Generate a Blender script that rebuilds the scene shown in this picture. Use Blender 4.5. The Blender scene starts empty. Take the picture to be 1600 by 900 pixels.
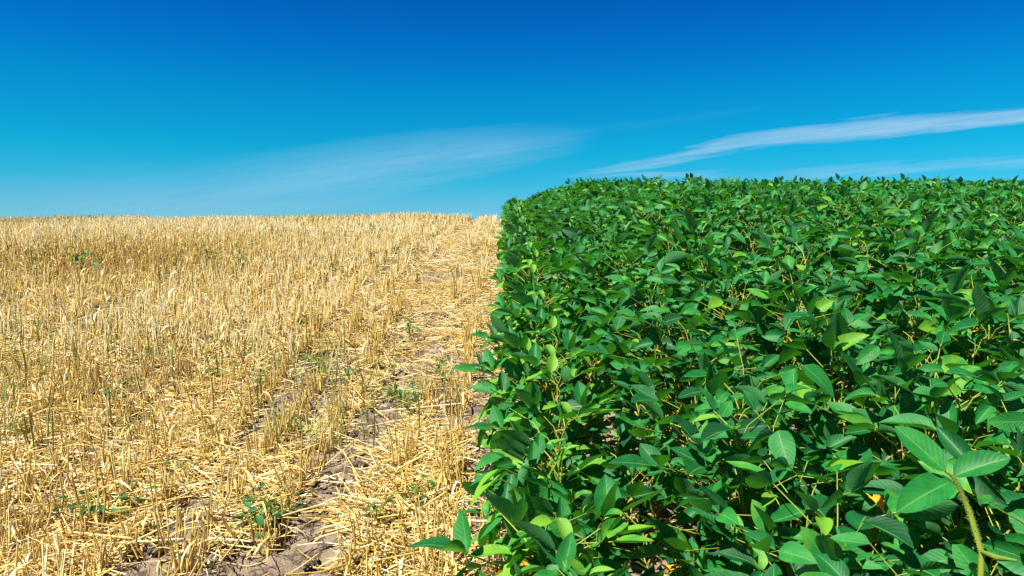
import bpy, math
import numpy as np
from math import radians as R

rng = np.random.default_rng(11)
scene = bpy.context.scene
COL = scene.collection

# ------------------------------------------------------------------ noise / ground shape
def hash2(ix, iy, s):
    h = (ix.astype(np.int64) * 374761393 + iy.astype(np.int64) * 668265263 + s * 974634777) & 0xFFFFFFFF
    h = ((h ^ (h >> 13)) * 1274126177) & 0xFFFFFFFF
    h = h ^ (h >> 16)
    return (h & 0xFFFFFF) / float(0xFFFFFF)

def vnoise(x, y, s=0):
    x = np.asarray(x, float); y = np.asarray(y, float)
    ix = np.floor(x); iy = np.floor(y)
    fx = x - ix; fy = y - iy
    fx = fx * fx * (3 - 2 * fx); fy = fy * fy * (3 - 2 * fy)
    a = hash2(ix, iy, s); b = hash2(ix + 1, iy, s)
    c = hash2(ix, iy + 1, s); d = hash2(ix + 1, iy + 1, s)
    return (a * (1 - fx) + b * fx) * (1 - fy) + (c * (1 - fx) + d * fx) * fy

def fbm(x, y, s=0, o=4):
    t = 0; a = .5; n = 0
    for k in range(o):
        t = t + a * vnoise(x * 2 ** k, y * 2 ** k, s + k * 17); n += a; a *= .5
    return t / n

SL = math.tan(R(9))
def slope_z(x, y):
    x = np.asarray(x, float); y = np.asarray(y, float)
    yy = np.clip(y, -60, 20)
    z = SL * yy - .0100 * np.clip(yy - 5, 0, None) ** 2
    z = z - .22 * np.clip(y - 20, 0, 120) * 0.62
    z = z - .008 * np.clip(-x - 1.5, 0, 30)
    return z

def gz(x, y):
    x = np.asarray(x, float); y = np.asarray(y, float)
    n = (fbm(x * 1.3, y * 1.3, 3, 3) - .5) * .10 + (fbm(x * 7, y * 5, 9, 3) - .5) * .055
    return slope_z(x, y) + n

# ------------------------------------------------------------------ mesh assembly
class Geo:
    """collects vertices / quads / material index / tint / uv"""
    def __init__(s):
        s.v = []; s.f = []; s.t = []; s.uv = []; s.m = []; s.n = 0
    def add(s, v, f, tint, uv=None, mat=0):
        v = v.reshape(-1, 3)
        if len(v) == 0: return s
        s.v.append(v); s.f.append(f.reshape(-1, 4) + s.n)
        s.t.append(np.broadcast_to(np.asarray(tint, float), (len(v),)) if np.ndim(tint) == 0 else np.asarray(tint).reshape(-1))
        s.uv.append(np.zeros((len(v), 2)) if uv is None else uv.reshape(-1, 2))
        s.m.append(np.full(f.reshape(-1, 4).shape[0], mat)); s.n += len(v)
        return s
    def arrays(s):
        return (np.concatenate(s.v), np.concatenate(s.f), np.concatenate(s.t), np.concatenate(s.uv), np.concatenate(s.m))

def mesh_from(name, V, F, T=None, UV=None, M=None, mats=(), smooth=True):
    me = bpy.data.meshes.new(name)
    me.vertices.add(len(V)); me.vertices.foreach_set("co", np.ascontiguousarray(V, np.float32).ravel())
    me.loops.add(F.size); me.loops.foreach_set("vertex_index", np.ascontiguousarray(F, np.int32).ravel())
    me.polygons.add(len(F))
    me.polygons.foreach_set("loop_start", np.arange(0, F.size, F.shape[1], dtype=np.int32))
    me.polygons.foreach_set("use_smooth", np.full(len(F), smooth))
    if M is not None: me.polygons.foreach_set("material_index", M.astype(np.int32))
    if T is not None:
        a = me.attributes.new("tint", 'FLOAT', 'POINT'); a.data.foreach_set("value", T.astype(np.float32))
    if UV is not None:
        u = me.uv_layers.new(name="UVMap"); u.data.foreach_set("uv", UV[F.ravel()].astype(np.float32).ravel())
    for m in mats: me.materials.append(m)
    me.update(calc_edges=True)
    return me

def geo_mesh(name, g, mats, smooth=True):
    V, F, T, UV, M = g.arrays()
    return mesh_from(name, V, F, T, UV, M, mats, smooth)

def link(name, me, parent=None, loc=(0, 0, 0)):
    o = bpy.data.objects.new(name, me); COL.objects.link(o)
    o.location = loc
    if parent is not None: o.parent = parent
    return o

def tag(o, label=None, cat=None, group=None, kind=None):
    if label: o["label"] = label
    if cat: o["category"] = cat
    if group: o["group"] = group
    if kind: o["kind"] = kind
    return o

def norm(a): return a / np.maximum(np.linalg.norm(a, axis=-1, keepdims=True), 1e-9)

def tubes(P, rad, sides=4):
    """P (N,K,3) polylines, rad (N,K) -> verts, quads (open tubes with pinched tip)"""
    N, K, _ = P.shape
    T = np.empty_like(P)
    T[:, 1:-1] = P[:, 2:] - P[:, :-2]; T[:, 0] = P[:, 1] - P[:, 0]; T[:, -1] = P[:, -1] - P[:, -2]
    T = norm(T)
    ref = np.zeros((N, 1, 3)); main = np.abs(T.mean(1)); ax = main.argmin(1); ref[np.arange(N), 0, ax] = 1
    U = norm(np.cross(T, np.broadcast_to(ref, T.shape))); W = np.cross(T, U)
    an = np.arange(sides) * 2 * np.pi / sides
    ring = U[:, :, None] * np.cos(an)[None, None, :, None] + W[:, :, None] * np.sin(an)[None, None, :, None]
    V = P[:, :, None] + ring * rad[:, :, None, None]
    i = np.arange(N)[:, None, None] * K * sides; k = np.arange(K - 1)[None, :, None] * sides; a = np.arange(sides)[None, None, :]
    b = (a + 1) % sides
    F = np.stack([i + k + a, i + k + b, i + k + sides + b, i + k + sides + a], -1)
    return V.reshape(-1, 3), F.reshape(-1, 4)

def rep(t, n): return np.repeat(np.asarray(t, float), n)

def leaflets(base, d, nrm, L, wr, fold, curl, wave, nu=6, nv=8, pointy=.78, seed=0):
    """N leaf blades: base, direction, upper normal, length, width ratio, keel fold, downward curl"""
    N = len(L)
    d = norm(d); nrm = norm(nrm - d * (nrm * d).sum(-1, keepdims=True)); side = np.cross(d, nrm)
    s = np.linspace(-1, 1, nu + 1); v = np.linspace(0, 1, nv + 1)
    v = v ** .92
    w = (v ** .55) * (1 - v) ** pointy; w = w / w.max()
    w[0] = .10; w[-1] = .015
    r = np.random.default_rng(seed + N)
    ph = r.uniform(0, 6.28, (N, 1, 1)); tw = r.normal(0, .25, (N, 1, 1))
    S = s[None, None, :]; Vv = v[None, :, None]; Wd = w[None, :, None]
    L_ = L[:, None, None]
    hw = (.5 * wr)[:, None, None] * L_ * Wd
    c = np.where(np.abs(curl) < 1e-3, 1e-3, curl)[:, None, None]
    X = L_ * np.sin(c * Vv) / c; Zc = -L_ * (1 - np.cos(c * Vv)) / c
    fo = fold[:, None, None] * (1 - .35 * Vv)
    y = hw * S * np.cos(fo * np.abs(S) ** .6)
    z = hw * np.abs(S) * np.sin(fo) * (.45 + .55 * np.abs(S))
    z = z + wave[:, None, None] * L_ * np.abs(S) ** 1.5 * np.sin(Vv * 9 + ph + S * 1.4) * Wd
    ta = tw * Vv
    y2 = y * np.cos(ta) - z * np.sin(ta); z2 = y * np.sin(ta) + z * np.cos(ta)
    X = np.broadcast_to(X, y2.shape); z2 = z2 + Zc
    P = base[:, None, None, :] + X[..., None] * d[:, None, None, :] + y2[..., None] * side[:, None, None, :] + z2[..., None] * nrm[:, None, None, :]
    i = np.arange(N)[:, None, None] * (nu + 1) * (nv + 1)
    a = np.arange(nv)[None, :, None] * (nu + 1); b = np.arange(nu)[None, None, :]
    q = i + a + b
    F = np.stack([q, q + 1, q + nu + 2, q + nu + 1], -1)
    uv = np.stack(np.broadcast_arrays(S * .5 + .5 + 0 * Vv, Vv + 0 * S), -1)
    uv = np.broadcast_to(uv, (N,) + uv.shape[1:])
    return P.reshape(-1, 3), F.reshape(-1, 4), uv.reshape(-1, 2)

# ------------------------------------------------------------------ materials
def new_mat(name):
    m = bpy.data.materials.new(name); m.use_nodes = True
    nt = m.node_tree; nt.nodes.clear()
    return m, nt, nt.nodes, nt.links

def N(nt, t, **kw):
    n = nt.nodes.new(t)
    for k, v in kw.items():
        if k.startswith("i_"):
            n.inputs[k[2:].replace("_", " ")].default_value = v
        else: setattr(n, k, v)
    return n

def math_(nt, op, a, b=None, clamp=False):
    n = nt.nodes.new("ShaderNodeMath"); n.operation = op; n.use_clamp = clamp
    for i, x in enumerate((a, b)):
        if x is None: continue
        if isinstance(x, (int, float)): n.inputs[i].default_value = x
        else: nt.links.new(x, n.inputs[i])
    return n.outputs[0]

def ramp(nt, fac, stops, interp='LINEAR'):
    n = nt.nodes.new("ShaderNodeValToRGB"); n.color_ramp.interpolation = interp
    e = n.color_ramp.elements
    while len(e) < len(stops): e.new(.5)
    for el, (p, c) in zip(e, stops): el.position = p; el.color = (*c, 1)
    nt.links.new(fac, n.inputs[0]); return n.outputs[0]

def mixc(nt, fac, a, b, blend='MIX'):
    n = nt.nodes.new("ShaderNodeMix"); n.data_type = 'RGBA'; n.blend_type = blend
    for sock, x in ((n.inputs[0], fac), (n.inputs[6], a), (n.inputs[7], b)):
        if isinstance(x, (int, float)): sock.default_value = x
        elif isinstance(x, tuple): sock.default_value = (*x, 1)
        else: nt.links.new(x, sock)
    return n.outputs[2]

def leaf_material(name, stops, vein, trans, under, tw=.19, rough=.55):
    m, nt, nd, lk = new_mat(name)
    out = N(nt, "ShaderNodeOutputMaterial"); uv = N(nt, "ShaderNodeUVMap"); sep = N(nt, "ShaderNodeSeparateXYZ")
    lk.new(uv.outputs[0], sep.inputs[0])
    s = math_(nt, 'ABSOLUTE', math_(nt, 'SUBTRACT', math_(nt, 'MULTIPLY', sep.outputs[0], 2.0), 1.0))
    v = sep.outputs[1]
    mid = math_(nt, 'SUBTRACT', 1.0, math_(nt, 'MULTIPLY', s, 13.0), clamp=True)
    ph = math_(nt, 'SUBTRACT', math_(nt, 'MULTIPLY', v, 8.5), math_(nt, 'MULTIPLY', s, 2.6))
    vn = N(nt, "ShaderNodeTexNoise"); vn.inputs["Scale"].default_value = 16; vtc = N(nt, "ShaderNodeTexCoord"); lk.new(vtc.outputs["Object"], vn.inputs["Vector"])
    ph = math_(nt, 'ADD', ph, math_(nt, 'MULTIPLY', vn.outputs["Fac"], 1.6))
    fr = math_(nt, 'FRACT', ph)
    tri = math_(nt, 'ABSOLUTE', math_(nt, 'SUBTRACT', fr, .5))           # .5 at vein
    side = math_(nt, 'MULTIPLY', math_(nt, 'SUBTRACT', tri, .42), 12.0, clamp=True)
    vf = math_(nt, 'MAXIMUM', mid, math_(nt, 'MULTIPLY', side, .28))
    att = N(nt, "ShaderNodeAttribute", attribute_name="tint")
    oi = N(nt, "ShaderNodeObjectInfo")
    tc = N(nt, "ShaderNodeTexCoord")
    no = N(nt, "ShaderNodeTexNoise"); no.inputs["Scale"].default_value = 38; no.inputs["Detail"].default_value = 4
    lk.new(tc.outputs["Object"], no.inputs["Vector"])
    tt = math_(nt, 'ADD', att.outputs["Fac"], math_(nt, 'MULTIPLY', math_(nt, 'SUBTRACT', no.outputs["Fac"], .5), .70))
    base = ramp(nt, tt, stops)
    vo = N(nt, "ShaderNodeTexVoronoi"); vo.inputs["Scale"].default_value = 55; lk.new(tc.outputs["Object"], vo.inputs["Vector"])
    sp = N(nt, "ShaderNodeSeparateColor"); lk.new(vo.outputs["Color"], sp.inputs[0])
    fleck = math_(nt, 'MULTIPLY', math_(nt, 'GREATER_THAN', sp.outputs[0], .80), math_(nt, 'LESS_THAN', vo.outputs["Distance"], math_(nt, 'MULTIPLY', sp.outputs[1], .20)))
    base = mixc(nt, math_(nt, 'MULTIPLY', fleck, .7), base, (.16, .13, .04))
    col = mixc(nt, vf, base, vein)
    geo = N(nt, "ShaderNodeNewGeometry")
    col2 = mixc(nt, geo.outputs["Backfacing"], col, under)
    p = N(nt, "ShaderNodeBsdfPrincipled")
    lk.new(col2, p.inputs["Base Color"])
    p.inputs["Roughness"].default_value = rough; p.inputs["Specular IOR Level"].default_value = .26
    hgt = math_(nt, 'SUBTRACT', math_(nt, 'MULTIPLY', math_(nt, 'SUBTRACT', .5, tri), 1.0), math_(nt, 'MULTIPLY', mid, .35))
    hgt = math_(nt, 'ADD', hgt, math_(nt, 'MULTIPLY', no.outputs["Fac"], 1.3))
    bp = N(nt, "ShaderNodeBump"); bp.inputs["Strength"].default_value = .24; bp.inputs["Distance"].default_value = .0022
    lk.new(hgt, bp.inputs["Height"]); lk.new(bp.outputs[0], p.inputs["Normal"])
    tr = N(nt, "ShaderNodeBsdfTranslucent")
    lk.new(mixc(nt, vf, trans, tuple(c * .6 for c in trans)), tr.inputs[0])
    mx = N(nt, "ShaderNodeMixShader"); mx.inputs[0].default_value = tw
    lk.new(p.outputs[0], mx.inputs[1]); lk.new(tr.outputs[0], mx.inputs[2]); lk.new(mx.outputs[0], out.inputs[0])
    return m

SOY_STOPS = [(0.0, (.003, .048, .013)), (.34, (.005, .105, .021)), (.68, (.018, .188, .027)), (1.0, (.130, .30, .014))]
M_SOY = leaf_material("soy_leaf", SOY_STOPS, (.085, .26, .060), (.085, .42, .010), (.05, .20, .055))
M_WEED = leaf_material("weed_leaf", [(0, (.015, .085, .020)), (.6, (.03, .15, .03)), (1, (.12, .20, .03))], (.10, .22, .06), (.12, .28, .02), (.07, .15, .06))
M_YEL = leaf_material("withered_leaf", [(0, (.42, .22, .02)), (.5, (.62, .38, .015)), (1, (.68, .46, .03))], (.55, .42, .08), (.6, .4, .02), (.55, .38, .08))

def tint_material(name, stops, rough=.6, spec=.3, trans=None, noise=60.0, namt=.3, zfade=None):
    m, nt, nd, lk = new_mat(name)
    out = N(nt, "ShaderNodeOutputMaterial")
    att = N(nt, "ShaderNodeAttribute", attribute_name="tint"); tc = N(nt, "ShaderNodeTexCoord")
    no = N(nt, "ShaderNodeTexNoise"); no.inputs["Scale"].default_value = noise; no.inputs["Detail"].default_value = 3
    lk.new(tc.outputs["Object"], no.inputs["Vector"])
    t = math_(nt, 'ADD', att.outputs["Fac"], math_(nt, 'MULTIPLY', math_(nt, 'SUBTRACT', no.outputs["Fac"], .5), namt))
    c = ramp(nt, t, stops)
    p = N(nt, "ShaderNodeBsdfPrincipled"); lk.new(c, p.inputs["Base Color"])
    p.inputs["Roughness"].default_value = rough; p.inputs["Specular IOR Level"].default_value = spec
    if trans:
        tr = N(nt, "ShaderNodeBsdfTranslucent"); lk.new(c, tr.inputs[0])
        mx = N(nt, "ShaderNodeMixShader"); mx.inputs[0].default_value = trans
        lk.new(p.outputs[0], mx.inputs[1]); lk.new(tr.outputs[0], mx.inputs[2]); lk.new(mx.outputs[0], out.inputs[0])
    else: lk.new(p.outputs[0], out.inputs[0])
    return m

M_STEM = tint_material("soy_stem", [(0, (.11, .17, .018)), (.5, (.22, .28, .030)), (1, (.30, .31, .05))], .55, .3)
M_POD = tint_material("soy_pod", [(0, (.16, .19, .03)), (.5, (.28, .23, .05)), (1, (.34, .19, .05))], .6, .25)
M_STRAW = tint_material("straw", [(0, (.22, .110, .035)), (.25, (.40, .235, .055)), (.5, (.62, .425, .090)), (.74, (.74, .575, .22)), (1, (.86, .76, .48))], .42, .45, trans=.12, noise=25, namt=.25)
M_GRASS = tint_material("grass_blade", [(0, (.08, .14, .03)), (.5, (.18, .22, .05)), (1, (.42, .36, .10))], .5, .3, trans=.2)

def soil_material():
    m, nt, nd, lk = new_mat("dry_soil")
    out = N(nt, "ShaderNodeOutputMaterial"); tc = N(nt, "ShaderNodeTexCoord")
    n1 = N(nt, "ShaderNodeTexNoise"); n1.inputs["Scale"].default_value = 9; n1.inputs["Detail"].default_value = 9; n1.inputs["Roughness"].default_value = .68
    lk.new(tc.outputs["Object"], n1.inputs["Vector"])
    n2 = N(nt, "ShaderNodeTexNoise"); n2.inputs["Scale"].default_value = 90; n2.inputs["Detail"].default_value = 6; n2.inputs["Roughness"].default_value = .7
    lk.new(tc.outputs["Object"], n2.inputs["Vector"])
    wv = N(nt, "ShaderNodeMix"); wv.data_type = 'VECTOR'; wv.inputs[0].default_value = .12
    lk.new(tc.outputs["Object"], wv.inputs[4]); lk.new(n1.outputs["Color"], wv.inputs[5])
    vo = N(nt, "ShaderNodeTexVoronoi"); vo.feature = 'DISTANCE_TO_EDGE'; vo.inputs["Scale"].default_value = 13
    lk.new(wv.outputs[1], vo.inputs["Vector"])
    crack = math_(nt, 'MULTIPLY', vo.outputs["Distance"], 16.0, clamp=True)
    base = ramp(nt, n1.outputs["Fac"], [(.25, (.19, .135, .092)), (.55, (.30, .238, .160)), (.8, (.43, .33, .24))])
    base = mixc(nt, math_(nt, 'MULTIPLY', n2.outputs["Fac"], .5), base, (.24, .175, .13))
    p = N(nt, "ShaderNodeBsdfPrincipled"); lk.new(base, p.inputs["Base Color"])
    p.inputs["Roughness"].default_value = .95; p.inputs["Specular IOR Level"].default_value = .1
    h = math_(nt, 'ADD', math_(nt, 'MULTIPLY', crack, .9), math_(nt, 'ADD', math_(nt, 'MULTIPLY', n1.outputs["Fac"], 1.2), math_(nt, 'MULTIPLY', n2.outputs["Fac"], .5)))
    bp = N(nt, "ShaderNodeBump"); bp.inputs["Strength"].default_value = .9; bp.inputs["Distance"].default_value = .025
    lk.new(h, bp.inputs["Height"]); lk.new(bp.outputs[0], p.inputs["Normal"]); lk.new(p.outputs[0], out.inputs[0])
    return m
M_SOIL = soil_material()

# ------------------------------------------------------------------ camera
CAM_Z = 1.15; F_PX = 1150.0
cam = bpy.data.cameras.new("camera"); cam.sensor_width = 36; cam.lens = 36 * F_PX / 1600; cam.clip_start = .02; cam.clip_end = 3000
PITCH = math.atan((450 - (195 + F_PX * SL)) / F_PX)         # so that the ground's slope vanishes at y = 195
co = bpy.data.objects.new("camera", cam); COL.objects.link(co)
co.location = (0, 0, CAM_Z); YAW = R(-.5)
co.rotation_euler = (math.pi / 2 - PITCH, 0, YAW)
scene.camera = co

def ray(px, py):
    x = (px - 800) / F_PX; y = (450 - py) / F_PX
    d = np.array([x, math.cos(PITCH) + y * math.sin(PITCH), -math.sin(PITCH) + y * math.cos(PITCH)])
    c, s = math.cos(YAW), math.sin(YAW)
    return np.array([c * d[0] - s * d[1], s * d[0] + c * d[1], d[2]])
def at(px, py, D): return np.array([0, 0, CAM_Z]) + ray(px, py) * D
def on_ground(px, py):
    d = ray(px, py); t = .8
    for _ in range(3000):
        p = np.array([0, 0, CAM_Z]) + d * t
        if p[2] <= float(gz(p[0], p[1])): break
        t += .005
    return p
def project(P):
    q = P - np.array([0, 0, CAM_Z]); c, s = math.cos(-YAW), math.sin(-YAW)
    x = c * q[..., 0] - s * q[..., 1]; y = s * q[..., 0] + c * q[..., 1]; z = q[..., 2]
    dep = y * math.cos(PITCH) - z * math.sin(PITCH); up = y * math.sin(PITCH) + z * math.cos(PITCH)
    dep = np.maximum(dep, 1e-3)
    return 800 + F_PX * x / dep, 450 - F_PX * up / dep, dep

# ------------------------------------------------------------------ ground
def axis(a, b, fine, lo, hi, grow=1.16):
    c = list(np.arange(a, b, fine))
    st = fine; x = c[-1]
    while x < hi: st = min(st * grow, 60); x += st; c.append(x)
    st = fine; x = a; pre = []
    while x > lo: st = min(st * grow, 60); x -= st; pre.append(x)
    return np.array(pre[::-1] + c)
gx = axis(-2.6, 1.9, .014, -700, 700); gy = axis(1.5, 4.6, .014, -80, 1200)
GX, GY = np.meshgrid(gx, gy)
det = (fbm(GX * 26, GY * 26, 31, 4) - .5) * .030
ridge = 1 - np.abs(2 * fbm(GX * 6.5, GY * 6.5, 57, 3) - 1); crackz = -.035 * np.clip((ridge - .93) / .07, 0, 1)
near = np.clip(1 - (np.abs(GY - 3.0) - 1.6) / 1.0, 0, 1) * np.clip(1 - (np.abs(GX + .3) - 2.3) / 1.0, 0, 1)
GZ = gz(GX, GY) + (det + crackz) * near
ny, nx = GX.shape
q = (np.arange(ny - 1)[:, None] * nx + np.arange(nx - 1)[None, :])
GF = np.stack([q, q + 1, q + nx + 1, q + nx], -1).reshape(-1, 4)
me = mesh_from("ground", np.stack([GX, GY, GZ], -1).reshape(-1, 3), GF, mats=(M_SOIL,))
tag(link("ground", me), "dry cracked grey brown soil of the sloping field", None, None, "structure")
bpy.data.objects["ground"]["category"] = "ground"

# soil clods
def blobs(P, S, seed):
    r = np.random.default_rng(seed)
    lat = np.array([-1.2, -.75, -.15, .5, 1.2]); lon = np.arange(8) * np.pi / 4
    dirs = np.stack([np.cos(lat)[:, None] * np.cos(lon), np.cos(lat)[:, None] * np.sin(lon), np.sin(lat)[:, None] + 0 * lon], -1)
    n = len(P); rr = r.uniform(.65, 1.25, (n, 5, 8, 1)); sc = r.uniform(.6, 1.3, (n, 1, 1, 3)) * np.array([1, 1, .7])
    V = P[:, None, None, :] + dirs[None] * rr * sc * S[:, None, None, None]
    i = np.arange(n)[:, None, None] * 40; a = np.arange(4)[None, :, None] * 8; b = np.arange(8)[None, None, :]; b2 = (b + 1) % 8
    F = np.stack([i + a + b, i + a + b2, i + a + 8 + b2, i + a + 8 + b], -1).reshape(-1, 4)
    cap = np.arange(n)[:, None] * 40 + 32
    F2 = np.concatenate([np.concatenate([cap + 0, cap + 1, cap + 2, cap + 3], 1), np.concatenate([cap + 0, cap + 3, cap + 4, cap + 7], 1), np.concatenate([cap + 4, cap + 5, cap + 6, cap + 7], 1)])
    return V.reshape(-1, 3), np.concatenate([F, F2])
n = 15000
y = 1.5 + 4.5 * rng.random(n) ** 1.5; x = rng.uniform(-.8, .75, n) * y * 1.05
cl = fbm(x * 3, y * 3, 71, 3); keep = (rng.random(n) < np.clip((cl - .42) * 5, .08, 1)); x, y = x[keep], y[keep]
s_ = .0025 + .020 * rng.random(len(x)) ** 5
V, F = blobs(np.stack([x, y, gz(x, y) + s_ * .1], -1), s_, 5)
tag(link("soil_clods", mesh_from("soil_clods", V, F, mats=(M_SOIL,), smooth=False)), "loose dry soil clods scattered over the cracked ground", "soil", None, "stuff")

# ------------------------------------------------------------------ straw
SOY_X0 = .165; ROW = .42
def soy_edge(y): return -.04 + 0 * y
# how bare the ground is (1 = covered in straw)
def straw_cover(x, y):
    n = fbm(x * 3.4 + 5, y * .9, 41, 3)
    wv = .05 * (fbm(y * .8, y * 0 + 3.3, 44, 2) - .5)
    def strip(c, w, a): return a * np.exp(-((x + c + wv) / w) ** 2)
    bare = strip(.46, .075, .36) + strip(.91, .085, .38) + strip(.25, .04, .20) + strip(.05, .06, .14) + strip(1.38, .12, .26) * (y < 2.9)
    bare = bare * np.clip(3.7 - y / 1.15, .07, 2.0) * (.10 + 1.6 * fbm(x * 2, y * 1.7, 47, 2)) + .065 * np.clip(3.6 - y, 0, 1)
    return np.clip((n - .37 - bare) * 13 + .5, np.clip((y - 2.9) * .35, .03, .40), 1)

def straws(n, y0, y1, pw, lmin, lmax, seed, thick=.0016, side=4, lift=.03, xr=(-.80, .02)):
    r = np.random.default_rng(seed)
    y = y0 + (y1 - y0) * r.random(n) ** pw
    x = r.uniform(0, 1, n); x = (xr[0] * y - .6) * (1 - x) + .08 * x
    k = r.random(n) < straw_cover(x, y); x, y = x[k], y[k]; n = len(x)
    L = lmin + (lmax - lmin) * r.random(n) ** 1.7
    swirl = fbm(x * 2.5, y * 2.5, 91, 2) * 9
    az = np.where(r.random(n) < .32, swirl + r.normal(0, .5, n), r.uniform(0, 6.28, n))
    d = np.stack([np.cos(az), np.sin(az)], -1)
    bend = r.normal(0, .10, n) * L
    tl = np.array([-.5, 0, .5])
    px = x[:, None] + d[:, :1] * L[:, None] * tl + (-d[:, 1:]) * bend[:, None] * np.array([1, 0, 1])
    py = y[:, None] + d[:, 1:] * L[:, None] * tl + d[:, :1] * bend[:, None] * np.array([1, 0, 1])
    g = gz(px, py)
    h = lift * r.random(n) ** 1.6
    tilt = r.normal(0, .26, n) * L
    pz = np.maximum(g + .002, g.mean(1, keepdims=True) + h[:, None] + tilt[:, None] * tl)
    P = np.stack([px, py, pz], -1)
    rad = thick * r.uniform(.55, 1.35, n)[:, None] * np.array([1, 1, .85])
    t = np.clip(r.normal(.67, .24, n), .02, 1)
    V, F = tubes(P, rad, side)
    return V, F, rep(t, 3 * side)
g = Geo()
for a in (straws(62000, 1.45, 5.2, 1.5, .02, .20, 1), straws(9000, 1.45, 5.2, 1.4, .12, .38, 2, .0019, 4, .05),
          straws(42000, 1.45, 3.6, 1.2, .008, .05, 3, .0013, 3, .015), straws(42000, 4.8, 13.5, 1.0, .05, .30, 4, .0022, 3, .05)):
    g.add(a[0], a[1], a[2])
# flat dry leaf blades lying in the litter
r = np.random.default_rng(77); n = 9000
y = 1.45 + 7 * r.random(n) ** 1.7; x = (-.8 * y - .5) * r.random(n) + .06
k = r.random(n) < straw_cover(x, y); x, y = x[k], y[k]; n = len(x); az = r.uniform(0, 6.28, n)
V, F, uv = leaflets(np.stack([x, y, gz(x, y) + .004 + .02 * r.random(n)], -1), np.stack([np.cos(az), np.sin(az), r.normal(.05, .15, n)], -1), np.stack([r.normal(0, .6, n), r.normal(0, .6, n), np.ones(n)], -1),
                    r.uniform(.04, .15, n), r.uniform(.04, .10, n), r.uniform(.2, .9, n), r.normal(0, .7, n), np.zeros(n), 2, 4, .5, 9)
g.add(V, F, rep(np.clip(r.normal(.68, .2, n), 0, 1), 15), uv)
me = geo_mesh("loose_straw", g, (M_STRAW,))
tag(link("loose_straw", me), "golden loose straw littering the bare ground", "straw", None, "stuff")

# standing stubble tufts
def tuft_geo(r, n, hmin, hmax, spread, thick, side=4, blades=2, tint=.55):
    g = Geo()
    bx = r.normal(0, spread, n); by = r.normal(0, spread * 1.3, n)
    h = r.uniform(hmin, hmax, n); lean = r.normal(0, .13, (n, 2)) + np.stack([bx, by], -1) * 3
    tl = np.array([0, .5, 1])
    P = np.stack([bx[:, None] + lean[:, :1] * h[:, None] * tl, by[:, None] + lean[:, 1:] * h[:, None] * tl, h[:, None] * tl - .012 + 0 * bx[:, None]], -1)
    P[:, 1, :2] += r.normal(0, .006, (n, 2))
    rad = thick * r.uniform(.7, 1.35, n)[:, None] * np.array([1.25, 1, .9])
    V, F = tubes(P, rad, side)
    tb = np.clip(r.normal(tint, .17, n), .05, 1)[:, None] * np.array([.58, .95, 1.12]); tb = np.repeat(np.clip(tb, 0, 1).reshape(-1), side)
    g.add(V, F, tb)
    if blades:                                   # dry leaf ribbons hanging off the stalks
        m = blades; i = r.integers(0, n, m); az = r.uniform(0, 6.28, m); z0 = h[i] * r.uniform(.1, .8, m)
        base = np.stack([bx[i] + lean[i, 0] * z0, by[i] + lean[i, 1] * z0, z0], -1)
        d = np.stack([np.cos(az), np.sin(az), r.uniform(.1, 1.1, m)], -1); up = np.tile([0., 0, 1], (m, 1))
        V, F, uv = leaflets(base, d, up, r.uniform(.05, .14, m), r.uniform(.035, .065, m), np.full(m, .5), r.uniform(.8, 2.6, m), np.full(m, .0), 2, 5, .5, 3)
        g.add(V, F, rep(np.clip(r.normal(.66, .15, m), 0, 1), 18), uv)
    return g

# tuft positions along the drill rows
pos = []
rows = [(-.035, .10, 1), (-.185, .50, 1), (-.335, .22, 1), (-.655, .30, 1), (-.825, .62, 1)]
xx = -1.03; k = 0
while xx > -12.8:
    rows.append((xx, .97, 0)); k += 1; xx -= .155 if k % 9 else .27
for k, (xx, dn, clumpy) in enumerate(rows):
    ys = np.arange(1.55, 14.0, .062); ys = ys + rng.normal(0, .016, len(ys))
    xs = xx + rng.normal(0, .008, len(ys)) + .03 * (fbm(ys * .5, ys * 0 + .4, 5, 2) - .5)
    ok = xs > -.80 * ys - .7
    if clumpy:
        clump = fbm(xs * 3 + 3, ys * 3.2, 23 + k, 2); dens = np.clip((clump - (.62 - .38 * dn)) * 7, .02, .95)
    else:
        dens = np.clip(.97 - .5 * np.clip(.42 - fbm(xs * 1.2, ys * 1.2, 27, 2), 0, 1) * 5 * (ys < 4), .2, 1)
    ok &= rng.random(len(ys)) < dens
    pos.append(np.stack([xs[ok], ys[ok]], -1))
pos = np.concatenate(pos)
# clumps seen standing alone in the foreground
extra = [on_ground(*p)[:2] for p in ((617, 815), (667, 868), (650, 680), (707, 745), (582, 858), (547, 893), (643, 884), (717, 702), (443, 680), (500, 735), (340, 818), (262, 862), (330, 700), (60, 770), (130, 870), (700, 640), (745, 560), (752, 520), (20, 830))]
pos = np.concatenate([np.array(extra), pos])
pz = gz(pos[:, 0], pos[:, 1])
sx, sy, sd = project(np.stack([pos[:, 0], pos[:, 1], pz + .08], -1))
infr = (sx > 5) & (sx < 800) & (sy < 895)
rank = np.where(infr, sd, 1e6); rank[:len(extra)] = 0
order = np.argsort(rank); NT = 240
ind = order[:NT]; rest = order[NT:]
protos = []
for k in range(9):
    r = np.random.default_rng(300 + k)
    protos.append(geo_mesh("stubble_tuft", tuft_geo(r, int(r.integers(8, 15)), .035, .145, .015, .0020, 5, int(r.integers(3, 7)), .56), (M_STRAW,)))
tuft0 = None
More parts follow.
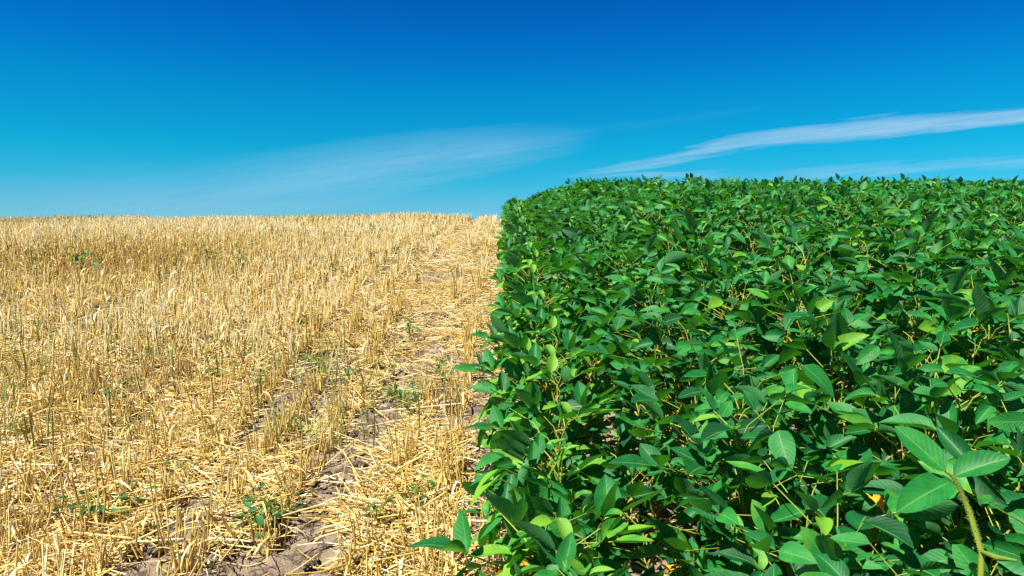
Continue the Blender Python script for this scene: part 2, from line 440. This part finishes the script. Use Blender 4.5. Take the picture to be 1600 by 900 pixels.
for j, i in enumerate(ind):
    if tuft0 is None: o = link("stubble_tuft", protos[0]); tuft0 = o
    else:
        o = tuft0.copy(); COL.objects.link(o); o.data = protos[j % 9]
    o.location = (pos[i, 0], pos[i, 1], pz[i] - .003); o.rotation_euler = (0, 0, rng.uniform(0, 6.28))
    s = rng.uniform(.85, 1.25); o.scale = (s, s, s * rng.uniform(.8, 1.1))
    tag(o, "tuft of cut golden straw stalks standing in the stubble rows of the near foreground", "stubble tuft", "cut straw tufts in the near stubble rows")

# the remaining stubble, one mass
g = Geo(); r = np.random.default_rng(8)
P0 = pos[rest]; far = P0[:, 1]
nst = np.where(far < 5, 6, np.where(far < 9, 5, 5))
idx = np.repeat(np.arange(len(P0)), nst); n = len(idx)
bx = P0[idx, 0] + r.normal(0, .012, n); by = P0[idx, 1] + r.normal(0, .03, n)
zb = gz(bx, by); hn = fbm(bx * .6, by * .6, 61, 3)
h = r.uniform(.095, .185, n) * (.8 + .45 * hn)
tall = (r.random(n) < .012) & (by < 8); h[tall] *= 1.4
lean = r.normal(0, .15, (n, 2)); lean[r.random(n) < .06] *= 4
tl = np.array([0, .55, 1])
P = np.stack([bx[:, None] + lean[:, :1] * h[:, None] * tl, by[:, None] + lean[:, 1:] * h[:, None] * tl, zb[:, None] - .01 + h[:, None] * tl * (1 - .3 * (lean ** 2).sum(1))[:, None]], -1)
rad = (.0021 + .00012 * by)[:, None] * r.uniform(.7, 1.3, n)[:, None] * np.array([1.2, 1, .9])
V, F = tubes(P, rad, 3)
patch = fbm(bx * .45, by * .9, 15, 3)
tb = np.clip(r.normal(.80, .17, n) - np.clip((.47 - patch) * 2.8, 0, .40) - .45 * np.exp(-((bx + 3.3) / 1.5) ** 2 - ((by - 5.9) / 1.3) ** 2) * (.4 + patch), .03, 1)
tb = np.clip(tb[:, None] * np.array([.85, 1, 1.12]), 0, 1)
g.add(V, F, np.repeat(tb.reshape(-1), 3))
m = int(n * .45); i = r.integers(0, n, m); az = r.uniform(0, 6.28, m); z0 = h[i] * r.uniform(.1, .9, m)
base = np.stack([bx[i] + lean[i, 0] * z0, by[i] + lean[i, 1] * z0, zb[i] + z0], -1)
d = np.stack([np.cos(az), np.sin(az), r.uniform(0, 1.2, m)], -1)
V, F, uv = leaflets(base, d, np.tile([0., 0, 1], (m, 1)), r.uniform(.05, .14, m), r.uniform(.05, .09, m), np.full(m, .5), r.uniform(.8, 2.4, m), np.zeros(m), 1, 3, .5, 4)
g.add(V, F, rep(np.clip(r.normal(.72, .17, m), 0, 1), 8), uv)
tag(link("stubble", geo_mesh("stubble", g, (M_STRAW,))), "dense pale golden stubble of cut straw covering the field to its crest", "stubble", None, "stuff")

# thin green grass among the stubble
r = np.random.default_rng(19); n = 11000
y = 2.4 + 10 * r.random(n) ** 1.2; x = (-.8 * y - .5) * r.random(n) - .15
pat = fbm(x * .8 + 9, y * 1.1, 33, 3); k = r.random(n) < np.clip((pat - .43) * 5 * np.clip(-x / 1.5, .15, 1), .02, .9); x, y = x[k], y[k]; n = len(x)
az = r.uniform(0, 6.28, n); d = np.stack([np.cos(az) * .3, np.sin(az) * .3, np.ones(n)], -1)
V, F, uv = leaflets(np.stack([x, y, gz(x, y) - .005], -1), d, np.stack([np.cos(az), np.sin(az), np.zeros(n)], -1), r.uniform(.08, .24, n), r.uniform(.014, .026, n) + .001 * y, np.full(n, .5), r.normal(0, .7, n), np.zeros(n), 1, 4, .5, 6)
g = Geo().add(V, F, rep(np.clip(r.normal(.45, .25, n), 0, 1), 10), uv)
tag(link("green_grass", geo_mesh("green_grass", g, (M_GRASS,))), "thin green grass blades growing up through the stubble", "grass", None, "stuff")

# ------------------------------------------------------------------ weeds
def weed_geo(seed, n, h, size, sp):
    r = np.random.default_rng(seed); leaf = Geo(); stem = Geo()
    az = r.uniform(0, 6.28, n); zz = h * r.random(n) ** .8; out = sp * r.uniform(.25, 1, n)
    top = np.stack([np.cos(az) * out, np.sin(az) * out, .012 + zz], -1)
    root = np.zeros((n, 3)); root[:, 2] = zz * .25; midp = (root + top) * .5 + np.array([0, 0, .01])
    V, F = tubes(np.stack([root, midp, top], 1), np.tile([.0013, .0011, .0008], (n, 1)), 4); stem.add(V, F, .5)
    V, F = tubes(np.array([[[0, 0, -.01], [.003, 0, h * .5], [0, .004, h]]]), np.array([[.0018, .0015, .001]]), 5); stem.add(V, F, .4)
    d = np.stack([np.cos(az), np.sin(az), r.normal(.0, .45, n)], -1); nr = np.stack([r.normal(0, .4, n), r.normal(0, .4, n), np.ones(n)], -1)
    V, F, uv = leaflets(top, d, nr, size * r.uniform(.6, 1.25, n), r.uniform(.5, .8, n), r.uniform(.1, .6, n), r.uniform(.1, .8, n), np.full(n, .02), 4, 5, .75, seed)
    leaf.add(V, F, rep(np.clip(r.normal(.45, .2, n), 0, 1), 30), uv)
    return leaf, stem
weeds = []
for k, (n, h, s, sp) in enumerate(((22, .07, .032, .065), (14, .10, .034, .045), (30, .045, .024, .09), (11, .13, .036, .035))):
    lf, st = weed_geo(500 + k, n, h, s, sp)
    root = bpy.data.objects.new("weed_plant", None); COL.objects.link(root); root.empty_display_size = .05
    a = link("foliage", geo_mesh("weed_foliage", lf, (M_WEED,)), root); b = link("stem", geo_mesh("weed_stem", st, (M_STEM,)), root)
    weeds.append([root, a, b, False])
def put_weed(k, x, y, s, label, group=None):
    w = weeds[k]
    if not w[3]: o = w[0]; w[3] = True
    else:
        o = w[0].copy(); COL.objects.link(o)
        for c in w[1:3]:
            c2 = c.copy(); COL.objects.link(c2); c2.parent = o
    o.location = (x, y, float(gz(x, y))); o.rotation_euler = (0, 0, rng.uniform(0, 6.28)); o.scale = (s, s, s)
    if "group" in o: del o["group"]
    tag(o, label, "weed", group)
named = [(2, 165, 815, 1.25, "leafy green weed sprouting from bare cracked soil at the near left corner"),
         (2, 432, 812, .75, "flat sprawling green weed on loose straw in the open track of the foreground"),
         (1, 590, 825, .75, "small upright seedling with a few small leaves among foreground straw tufts"),
         (3, 130, 440, 1.9, "tall dark green weed clump standing out in the far left stubble"),
         (2, 626, 628, 1.2, "broad low green weed lying in the straw track close to the soybean edge"),
         (1, 655, 800, .9, "thin seedling with one yellowish leaf beside the soybean edge in front")]
for k, px, py, s, lab in named:
    p = on_ground(px, py); put_weed(k, p[0], p[1], s, lab)
spots = [(490, 572), (560, 408), (590, 415), (590, 535), (640, 532), (405, 610), (560, 520), (395, 835), (415, 800), (290, 745), (180, 640), (345, 600), (25, 690),
         (480, 510), (375, 405), (380, 425), (315, 410), (275, 420), (500, 345), (545, 350), (120, 470), (15, 480), (60, 520), (35, 470), (345, 372), (430, 372),
         (640, 650), (615, 590), (545, 600), (470, 690), (500, 590), (215, 520), (250, 560), (70, 420), (150, 410), (430, 590), (690, 600), (530, 440), (610, 455), (200, 620), (460, 560)]
for px, py in spots:
    p = on_ground(px, py); k = int(rng.integers(0, 4))
    put_weed(k, p[0], p[1], rng.uniform(.65, 1.1) * (.85 if py < 380 else 1.1 if py < 450 else .9), "small green broadleaf weed growing among the pale straw stubble", "small green weeds in the stubble")
for k in range(26):
    y = rng.uniform(5, 9.5); x = rng.uniform(-.65, -.1) * y; put_weed(int(rng.integers(0, 4)), x, y, rng.uniform(.7, 1.1), "small green broadleaf weed growing among the pale straw stubble", "small green weeds in the stubble")

# ------------------------------------------------------------------ soybeans
r = np.random.default_rng(66); n = 2600
y = .8 + 5.5 * r.random(n) ** 1.3; x = .05 + r.random(n) * .85 * y; az = r.uniform(0, 6.28, n)
V, F, uv = leaflets(np.stack([x, y, gz(x, y) + .006 + .015 * r.random(n)], -1), np.stack([np.cos(az), np.sin(az), r.normal(.1, .25, n)], -1), np.stack([r.normal(0, .4, n), r.normal(0, .4, n), np.ones(n)], -1),
                    r.uniform(.03, .085, n), r.uniform(.12, .62, n), r.uniform(.2, .9, n), r.normal(.4, .9, n), np.full(n, .03), 2, 5, .8, 12)
lt = Geo().add(V, F, rep(np.clip(r.normal(.5, .3, n), 0, 1), 18), uv)
tag(link("leaf_litter", geo_mesh("leaf_litter", lt, (tint_material("dead_leaf", [(0, (.22, .13, .06)), (.5, (.42, .29, .13)), (.85, (.60, .46, .24)), (1, (.62, .42, .05))], .7, .2, .15),))), "dry fallen leaf litter on the soil beneath the soybean plants", "leaf litter", None, "stuff")
def soy_plant(seed, H, nn, sprawl=1.0, LOD=0, yellow=False, dirbias=None, leafsize=.95):
    r = np.random.default_rng(seed)
    leaf, stem, pods, yel = Geo(), Geo(), Geo(), Geo()
    K = 7; t = np.linspace(0, 1, K); wob = np.cumsum(r.normal(0, .010, (K, 2)), 0); wob -= wob[0]
    lean = r.normal(0, .06, 2)
    ax = np.stack([wob[:, 0] + lean[0] * H * t, wob[:, 1] + lean[1] * H * t, H * t * .97 - .02], -1)
    def on_stem(u):
        return np.stack([np.interp(u, t, ax[:, j]) for j in range(3)], -1)
    V, F = tubes(ax[None], np.linspace(.0036, .0015, K)[None], 3 if LOD else 7); stem.add(V, F, np.repeat(np.linspace(.35, .6, K), 3 if LOD else 7))
    u = .14 + .86 * (np.arange(nn) / (nn - 1)) ** .9
    az = np.arange(nn) * R(150) + r.normal(0, .45, nn) + r.uniform(0, 6.28)
    if dirbias is not None:
        az = np.where(r.random(nn) < .45, dirbias + r.normal(0, .6, nn), az)
    pl = np.interp(u, [0, .25, .6, .85, 1], [.09, .16, .19, .14, .06]) * r.uniform(.75, 1.25, nn) * sprawl
    el = np.interp(u, [0, .4, .8, 1], [.15, .5, .72, .85]) + r.normal(0, .22, nn)
    ls = np.interp(u, [0, .3, .6, .85, 1], [.068, .092, .104, .090, .055]) * r.uniform(.85, 1.15, nn) * leafsize
    st = on_stem(u)
    # side branches low on the stem
    nb = 6; ub = r.uniform(.12, .5, nb); ab = r.uniform(0, 6.28, nb)
    st = np.concatenate([st, on_stem(ub)]); az = np.concatenate([az, ab]); u = np.concatenate([u, ub])
    pl = np.concatenate([pl, r.uniform(.10, .22, nb) * sprawl]); el = np.concatenate([el, r.uniform(.2, .9, nb)]); ls = np.concatenate([ls, r.uniform(.06, .085, nb) * leafsize])
    n = len(u)
    hd = np.stack([np.cos(az), np.sin(az), 0 * az], -1)
    d0 = hd * np.cos(el + .25)[:, None] + np.array([0, 0, 1]) * np.sin(el + .25)[:, None]
    d1 = hd * np.cos(el - .25)[:, None] + np.array([0, 0, 1]) * np.sin(el - .25)[:, None]
    pm = st + d0 * (pl * .5)[:, None]; pe = pm + d1 * (pl * .5)[:, None]
    pet = np.stack([st, pm, pe], 1)
    s_ = 3 if LOD else 5
    V, F = tubes(pet, np.tile([.0020, .0015, .0011], (n, 1)), s_); stem.add(V, F, np.repeat(np.clip(r.normal(.55, .2, n), 0, 1), 3 * s_))
    rach = pe + d1 * .022
    V, F = tubes(np.stack([pe, (pe + rach) / 2, rach], 1), np.full((n, 3), .0012), 3); stem.add(V, F, .6)
    # leaflets: terminal + two laterals
    B, D, NN, LL = [], [], [], []
    droop = r.normal(.06, .45, n) + np.where(u > .8, .18, 0)
    roll = r.normal(0, .40, n)
    for j, (da, lf) in enumerate(((0, 1.08), (1.25, .95), (-1.25, .95))):
        a2 = az + da + r.normal(0, .2, n); dr = droop + r.normal(0, .42, n)
        h2 = np.stack([np.cos(a2), np.sin(a2), 0 * a2], -1)
        d = h2 * np.cos(dr)[:, None] + np.array([0, 0, 1]) * np.sin(dr)[:, None]
        up = -h2 * np.sin(dr)[:, None] + np.array([0, 0, 1]) * np.cos(dr)[:, None]
        sd = np.cross(d, up); rl = r.normal(0, .58, n) + (np.sign(da) * .30) + roll * .5
        nr = up * np.cos(rl)[:, None] + sd * np.sin(rl)[:, None]
        B.append(rach if j == 0 else pe + d * .004); D.append(d); NN.append(nr); LL.append(ls * lf * r.uniform(.9, 1.1, n))
    B, D, NN, LL = map(np.concatenate, (B, D, NN, LL)); N3 = len(LL)
    tint = np.clip(r.normal(.42 if dirbias is None else .66, .25, N3) + np.tile(np.where(u > .9, .22, 0), 3), 0, 1)
    isy = np.zeros(n, bool)
    if yellow:
        low = np.where(u < .42)[0]
        isy[low[:2]] = True
    isy3 = np.tile(isy, 3)
    nu, nv = (2, 4) if LOD else (6, 9)
    yels = [Geo() for _ in np.where(isy)[0]]
    for G, sel in [(leaf, ~isy3)] + [(yg, np.tile(np.arange(n) == yi, 3)) for yg, yi in zip(yels, np.where(isy)[0])]:
        if not sel.any(): continue
        m = int(sel.sum()); V, F, uv = leaflets(B[sel], D[sel], NN[sel], LL[sel], r.uniform(.50, .64, m), r.uniform(.12, .85, m), r.uniform(-.25, .65, m), np.full(m, .014), nu, nv, .90, seed)
        G.add(V, F, rep(tint[sel], (nu + 1) * (nv + 1)), uv)
    # pods and spent flowers at the nodes
    clusters = []
    for ci in range(6):
        pc = Geo() if not LOD else pods
        npd = 3 if not LOD else 1
        up_ = np.full(npd, np.interp(ci, [0, 5], [.25, .96])) + r.normal(0, .008, npd); s0 = on_stem(up_); a = r.uniform(0, 6.28, npd)
        ln = r.uniform(.010, .034, npd); dd = norm(np.stack([np.cos(a), np.sin(a), r.normal(.1, .7, npd)], -1))
        P = np.stack([s0, s0 + dd * (ln * .35)[:, None], s0 + dd * (ln * .7)[:, None] - np.array([0, 0, .004]), s0 + dd * ln[:, None] - np.array([0, 0, .010])], 1)
        s_ = 3 if LOD else 5
        V, F = tubes(P, r.uniform(.8, 1.2, npd)[:, None] * np.array([.0014, .0032, .0030, .0008]), s_); pc.add(V, F, np.repeat(np.clip(r.normal(.5, .3, npd), 0, 1), 4 * s_))
        if not LOD: clusters.append(pc)
    if not LOD: pods = clusters
    if not LOD: yel = yels
    return leaf, stem, pods, yel

class Kind: pass
kinds = {}
def make_kind(key, **kw):
    k = Kind(); lf, st, pd, yl = soy_plant(**kw)
    k.parts = [("stem", geo_mesh("soy_stem", st, (M_STEM,))), ("foliage", geo_mesh("soy_foliage", lf, (M_SOY,))), ] + [("pod_cluster", geo_mesh("soy_pods", q, (M_POD,))) for q in pd]
    k.yellow = len(yl) > 0
    for q in yl: k.parts.append(("yellow_leaf", geo_mesh("yellow_leaf", q, (M_YEL,))))
    k.root = None; k.kids = []
    # light version for the mass beyond the individuals
    kw2 = dict(kw); kw2["LOD"] = 1; kw2["yellow"] = False
    a, b, c, _ = soy_plant(**kw2); A = []
    for G, mi in ((a, 0), (b, 1), (c, 2)):
        V, F, T, UV, M = G.arrays(); A.append((V, F, T, UV, M * 0 + mi))
    off = np.cumsum([0] + [len(q[0]) for q in A[:-1]])
    k.low = (np.concatenate([q[0] for q in A]), np.concatenate([q[1] + o for q, o in zip(A, off)]), np.concatenate([q[2] for q in A]), np.concatenate([q[3] for q in A]), np.concatenate([q[4] for q in A]))
    kinds[key] = k
for i in range(5): make_kind(("edge", i), seed=900 + i, H=.375, nn=12, sprawl=.85, yellow=(i == 1), dirbias=math.pi, leafsize=.86)
for i in range(3): make_kind(("second", i), seed=930 + i, H=.46, nn=13, sprawl=1.12, yellow=(i == 0), leafsize=.95)
for i in range(8): make_kind(("inner", i), seed=960 + i, H=.515 + .015 * (i % 4), nn=13, sprawl=1.05, yellow=(i in (1, 5)), leafsize=.95)

for i in range(3): make_kind(('small', i), seed=1010 + i, H=.24 + .04 * i, nn=7, sprawl=.8, yellow=(i == 1), leafsize=.75)
plants = []
for rI in range(0, 34):
    xr = SOY_X0 + ROW * rI
    ys = np.arange(.55, 14.5, .092); ys = ys + rng.normal(0, .022, len(ys))
    xs = xr + rng.normal(0, .022, len(ys))
    if rI == 0: xs = xs - .065 * np.clip((3.4 - ys) / 1.6, 0, 1)
    ok = (xs < .80 * ys + 1.0) & (rng.random(len(ys)) < .95)
    if rI == 0: ok &= ys > .95
    if rI == 0:                            # straggling outermost plants spilling over the straw
        plants += [(.08 + rng.normal(0, .02), q, 0, ('edge', int(rng.integers(5)))) for q in (1.42, 1.7)]
    if rI in (1, 2):                       # undersized plants crowded out between the near rows
        yy = rng.uniform(1.2, 4.6, 16); plants += [(xr - ROW * rng.uniform(.35, .65), q, rI, ('small', int(rng.integers(3)))) for q in yy]
    for x, y in zip(xs[ok], ys[ok]):
        fam = "edge" if rI == 0 else ("second" if rI == 1 else "inner")
        nk = {"edge": 5, "second": 3, "inner": 8}[fam]
        plants.append((x, y, rI, (fam, int(rng.integers(nk)))))
HERO = at(1532, 860, 1.02)[:2]
px_ = np.array([p[0] for p in plants]); py_ = np.array([p[1] for p in plants])
pgz = gz(px_, py_)
sx, sy, sd = project(np.stack([px_, py_, pgz + .42], -1))
hero_d = np.hypot(px_ - HERO[0], py_ - HERO[1])
gone = (hero_d < .105)
infr = (sx > 640) & (sx < 1680) & (sy < 1000) & (sd > .35)
rank = np.where(gone, 1e9, np.where(infr, sd, 1e6)); order = np.argsort(rank); NS = 298
ind = set(order[:NS].tolist())
LAB = {"edge": ("low bushy green soybean plant in the outermost crop row beside the straw stubble", "soybean plants along the stubble edge"),
       "second": ("leafy green soybean plant in the second crop row from the stubble edge", "soybean plants in the second row from the stubble"),
       "inner": ("full grown leafy green soybean plant standing inside the dense crop", "soybean plants inside the dense crop")}
LAB["small"] = ("small crowded soybean plant low in the gap between the near crop rows", "small soybean plants between the near rows")
LABY = {"small": ("small soybean plant with yellow withered leaves low in the gap between near rows", "small yellow-leaved soybean plants between the near rows"),
        "edge": ("bushy soybean plant at the stubble edge with yellow withered leaves low on its stem", "yellow-leaved soybean plants along the stubble edge"),
        "second": ("soybean plant one row in from the stubble with yellow withered lower leaves", "yellow-leaved soybean plants in the second row"),
        "inner": ("soybean plant inside the dense crop with yellow withered lower leaves", "yellow-leaved soybean plants inside the crop")}
g_far = Geo()
for i, (x, y, rI, key) in enumerate(plants):
    if gone[i]: continue
    K = kinds[key]; rot = rng.normal(0, .35) if key[0] == "edge" else rng.uniform(0, 6.28)
    s = float(np.clip(rng.normal(1.0, .07 if y < 6 else .04), .84, 1.16 if y < 6 else 1.05)) * (1 - (.18, .07)[rI] * min(max((y - 5) / 3, 0), 1) if rI < 2 else 1); z = float(pgz[i])
    if i in ind:
        if K.root is None:
            o = bpy.data.objects.new("soybean_plant", None); COL.objects.link(o); o.empty_display_size = .1
            K.kids = [link(nm, m_, o) for nm, m_ in K.parts]; K.root = o
        else:
            o = K.root.copy(); COL.objects.link(o)
            for c in K.kids:
                c2 = c.copy(); COL.objects.link(c2); c2.parent = o
        o.location = (x, y, z); o.rotation_euler = (0, 0, rot); o.scale = (s, s, s)
        lab = (LABY if K.yellow else LAB)[key[0]]
        tag(o, lab[0], "soybean plant", lab[1])
    else:
        V, F, T, UV, M = K.low; c, sn = math.cos(rot) * s, math.sin(rot) * s
        W = np.stack([V[:, 0] * c - V[:, 1] * sn + x, V[:, 0] * sn + V[:, 1] * c + y, V[:, 2] * s + z], -1)
        g_far.v.append(W); g_far.f.append(F + g_far.n); g_far.t.append(np.clip(T + rng.normal(0, .06), 0, 1)); g_far.uv.append(UV); g_far.m.append(M); g_far.n += len(V)
tag(link("soybean_crop", geo_mesh("soybean_crop", g_far, (M_SOY, M_STEM, M_POD))), "dense mass of green soybean plants running back to the crest of the field", "soybean crop", None, "stuff")

# the tall plant in the right foreground corner
hr = bpy.data.objects.new("soybean_plant", None); COL.objects.link(hr); hz = float(gz(*HERO)); hr.location = (HERO[0], HERO[1], hz)
tag(hr, "tall soybean shoot holding out three large bright leaflets on a thick hairy stem at right", "soybean plant")
o_ = np.array([HERO[0], HERO[1], hz])
D = 1.05
pts = np.array([o_ - [0, 0, .02], o_ * .5 + at(1538, 890, D - .02) * .5, at(1534, 862, D - .02), at(1515, 800, D), at(1500, 765, D), at(1487, 742, D)]) - o_
st = Geo(); V, F = tubes(pts[None], np.array([[.0039, .0042, .0042, .0039, .0032, .0023]]), 9); st.add(V, F, .35)
tipp = at(1477, 736, D) - o_; mid_ = at(1489, 752, D) - o_
V, F = tubes(np.array([[pts[-1], (pts[-1] + tipp) / 2, tipp]]), np.array([[.0026, .0022, .0018]]), 6); st.add(V, F, .5)
pet2 = np.array([at(1534, 862, D - .02), at(1560, 872, D - .08), at(1590, 876, D - .1)]) - o_
V, F = tubes(pet2[None], np.array([[.0030, .0040, .0012]]), 7); st.add(V, F, .1)
r = np.random.default_rng(55); nh = 900
uu = r.random(nh) * (len(pts) - 1.01); i0 = uu.astype(int); f_ = (uu - i0)[:, None]; c_ = pts[i0] * (1 - f_) + pts[i0 + 1] * f_
hd = norm(r.normal(0, 1, (nh, 3)) * np.array([1, 1, .35])); rad_ = np.interp(uu, np.arange(6), [.0038, .0041, .0041, .0038, .0031, .0022])[:, None]
V, F = tubes(np.stack([c_ + hd * rad_ * .9, c_ + hd * (rad_ + .0011), c_ + hd * (rad_ + .0022) - np.array([0, 0, .0005])], 1), np.tile([.00022, .00018, .00006], (nh, 1)), 3); st.add(V, F, .9)
link("stem", geo_mesh("hero_stem", st, (M_STEM,)), hr)
for k, (bpx, tpx, db, dt, wr, fo, cu, up, tn) in enumerate((
        ((1477, 736), (1398, 661), 1.05, 1.09, .56, .35, .12, (-.15, -.55, .8), .62),
        ((1491, 744), (1578, 706), 1.05, 1.02, .66, .55, .30, (.10, -.45, .85), .50),
        ((1485, 753), (1403, 788), 1.05, 1.00, .50, .45, .30, (-.2, -.5, .8), .55))):
    b = at(*bpx, db) - o_; t_ = at(*tpx, dt) - o_; L = np.linalg.norm(t_ - b) * 1.02
    V, F, uv = leaflets(b[None], (t_ - b)[None], np.array([up], float), np.array([L * .95]), np.array([wr * .92]), np.array([fo]), np.array([cu]), np.array([.010]), 8, 14, .72, 40 + k)
    lf = Geo().add(V, F, tn, uv); link("leaflet", geo_mesh("hero_leaflet", lf, (M_SOY,)), hr)
K0 = kinds[("inner", 0)]
lo_leaf, lo_stem, lo_pod, _ = soy_plant(seed=1234, H=.40, nn=7, sprawl=.9, leafsize=.9)
link("foliage", geo_mesh("hero_foliage", lo_leaf, (M_SOY,)), hr); [link("pod_cluster", geo_mesh("hero_pods", q, (M_POD,)), hr) for q in lo_pod]; link("side_stem", geo_mesh("hero_side_stem", lo_stem, (M_STEM,)), hr)

# ------------------------------------------------------------------ light
SUN_EL, SUN_AZ = R(58), R(238)           # azimuth clockwise from +Y: behind the camera on its left
sdir = np.array([math.sin(SUN_AZ) * math.cos(SUN_EL), math.cos(SUN_AZ) * math.cos(SUN_EL), math.sin(SUN_EL)])
sun = bpy.data.lights.new("sun", 'SUN'); sun.energy = 5.0; sun.angle = R(.53); sun.color = (1, .955, .88)
so = bpy.data.objects.new("sun", sun); COL.objects.link(so)
from mathutils import Vector
so.rotation_euler = Vector(sdir).to_track_quat('Z', 'Y').to_euler(); so.location = (-6, -8, 14)

w = bpy.data.worlds.new("World"); scene.world = w; w.use_nodes = True
nt = w.node_tree; nt.nodes.clear()
out = N(nt, "ShaderNodeOutputWorld"); bg = N(nt, "ShaderNodeBackground"); bg.inputs[1].default_value = .083
sky = N(nt, "ShaderNodeTexSky"); sky.sky_type = 'NISHITA'; sky.sun_disc = False
sky.sun_elevation = SUN_EL; sky.sun_rotation = SUN_AZ; sky.altitude = 1500; sky.air_density = 1.0; sky.dust_density = .3; sky.ozone_density = 4.0
tc = N(nt, "ShaderNodeTexCoord"); sep = N(nt, "ShaderNodeSeparateXYZ"); nt.links.new(tc.outputs["Generated"], sep.inputs[0])
grade = ramp(nt, sep.outputs[2], [(.0, (.20, .48, .60)), (.049, (.150, .455, .593)), (.078, (.060, .49, .58)), (.117, (.014, .51, .59)), (.191, (.006, .47, .65)),
                                (.245, (.004, .365, .67)), (.30, (.004, .29, .64)), (.42, (.008, .17, .42)), (.6, (.03, .13, .32)), (1, (.10, .20, .40))])
skyc = mixc(nt, 1.0, sky.outputs[0], grade, 'MULTIPLY')
# thin cirrus, drawn on the sky itself by compass direction (az = x/y, el = z/y)
ysafe = math_(nt, 'MAXIMUM', sep.outputs[1], .05)
az = math_(nt, 'DIVIDE', sep.outputs[0], ysafe); el = math_(nt, 'DIVIDE', sep.outputs[2], ysafe)
fwd = math_(nt, 'MULTIPLY', math_(nt, 'SUBTRACT', sep.outputs[1], .1), 6.0, clamp=True)
def curve(points, lo=-1.0, hi=1.0, scale=.3, mode='B_SPLINE'):
    u = math_(nt, 'DIVIDE', math_(nt, 'SUBTRACT', az, lo), hi - lo, clamp=True)
    st = [((a - lo) / (hi - lo), (v / scale,) * 3) for a, v in points]
    return math_(nt, 'MULTIPLY', ramp(nt, u, st, mode), scale)
comb = N(nt, "ShaderNodeCombineXYZ")
nt.links.new(math_(nt, 'MULTIPLY', az, 5.0), comb.inputs[0]); nt.links.new(math_(nt, 'MULTIPLY', math_(nt, 'SUBTRACT', el, math_(nt, 'MULTIPLY', az, .12)), 75.0), comb.inputs[1])
cn = N(nt, "ShaderNodeTexNoise"); cn.inputs["Scale"].default_value = 1.0; cn.inputs["Detail"].default_value = 5; cn.inputs["Roughness"].default_value = .55; cn.inputs["Distortion"].default_value = .5
nt.links.new(comb.outputs[0], cn.inputs["Vector"])
cn2 = N(nt, "ShaderNodeTexNoise"); cn2.inputs["Scale"].default_value = 1.0; cn2.inputs["Detail"].default_value = 6; cn2.inputs["Roughness"].default_value = .62; cn2.inputs["Distortion"].default_value = .8
comb2 = N(nt, "ShaderNodeCombineXYZ")
nt.links.new(math_(nt, 'MULTIPLY', az, 9.0), comb2.inputs[0]); nt.links.new(math_(nt, 'MULTIPLY', math_(nt, 'SUBTRACT', el, math_(nt, 'MULTIPLY', az, .14)), 190.0), comb2.inputs[1]); nt.links.new(comb2.outputs[0], cn2.inputs["Vector"])
wob = math_(nt, 'ADD', math_(nt, 'MULTIPLY', math_(nt, 'SUBTRACT', cn.outputs["Fac"], .5), .030), math_(nt, 'MULTIPLY', math_(nt, 'SUBTRACT', cn2.outputs["Fac"], .5), .010))
elw = math_(nt, 'ADD', el, wob)
def band(center, half, amount, soft):
    c = curve(center); h = curve(half, scale=.06); am = curve(amount, scale=1.0, mode='EASE')
    d = math_(nt, 'DIVIDE', math_(nt, 'ABSOLUTE', math_(nt, 'SUBTRACT', elw, c)), math_(nt, 'MAXIMUM', h, .0005))
    m = math_(nt, 'MULTIPLY', math_(nt, 'SUBTRACT', 1.0, d), soft, clamp=True)
    return math_(nt, 'MULTIPLY', m, am)
b1 = band([(.05, .085), (.13, .096), (.216, .109), (.294, .126), (.397, .143), (.509, .153), (.70, .170), (.85, .185)],
          [(.05, .002), (.16, .006), (.294, .012), (.42, .016), (.55, .016), (.85, .014)],
          [(.06, 0), (.16, .40), (.28, .68), (.45, .78), (.7, .74), (.95, .6)], 1.5)
b2 = band([(-.75, .03), (-.42, .058), (-.319, .072), (-.164, .100), (-.034, .121), (.078, .136), (.2, .148)],
          [(-.75, .06), (-.3, .055), (-.1, .045), (.06, .026), (.16, .006)],
          [(-.8, .0), (-.45, .24), (-.2, .44), (-.03, .40), (.06, .18), (.13, 0)], 1.1)
b3 = band([(.05, .086), (.225, .090), (.4, .086), (.62, .103), (.9, .125)],
          [(.05, .004), (.225, .006), (.4, .008), (.62, .010), (.9, .010)],
          [(.05, 0), (.2, .5), (.34, .1), (.45, .4), (.7, .35), (.9, .2)], 1.3)
b4 = band([(.0, .13), (.12, .148), (.3, .170), (.5, .20)], [(.0, .008), (.2, .008), (.5, .004)], [(-.05, 0), (.1, .025), (.25, .03), (.4, 0)], 1.0)
cl = math_(nt, 'ADD', math_(nt, 'ADD', b1, b2), math_(nt, 'ADD', b3, b4))
tex = math_(nt, 'ADD', -.25, math_(nt, 'ADD', math_(nt, 'MULTIPLY', cn.outputs["Fac"], .95), math_(nt, 'MULTIPLY', cn2.outputs["Fac"], 1.45)))
cl = math_(nt, 'MULTIPLY', math_(nt, 'MULTIPLY', cl, tex, clamp=True), math_(nt, 'MULTIPLY', fwd, .80))
skyc = mixc(nt, cl, skyc, (2.15, 3.5, 4.7))
nt.links.new(skyc, bg.inputs[0]); nt.links.new(bg.outputs[0], out.inputs[0])

scene.view_settings.view_transform = 'Standard'; scene.view_settings.look = 'None'; scene.view_settings.gamma = 1; scene.view_settings.exposure = 1.17
scene.render.engine = 'CYCLES'
scene.cycles.use_denoising = False
scene.cycles.max_bounces = 6; scene.cycles.diffuse_bounces = 3; scene.cycles.transmission_bounces = 3; scene.cycles.transparent_max_bounces = 8; scene.cycles.sample_clamp_indirect = 6
scene.render.film_transparent = False
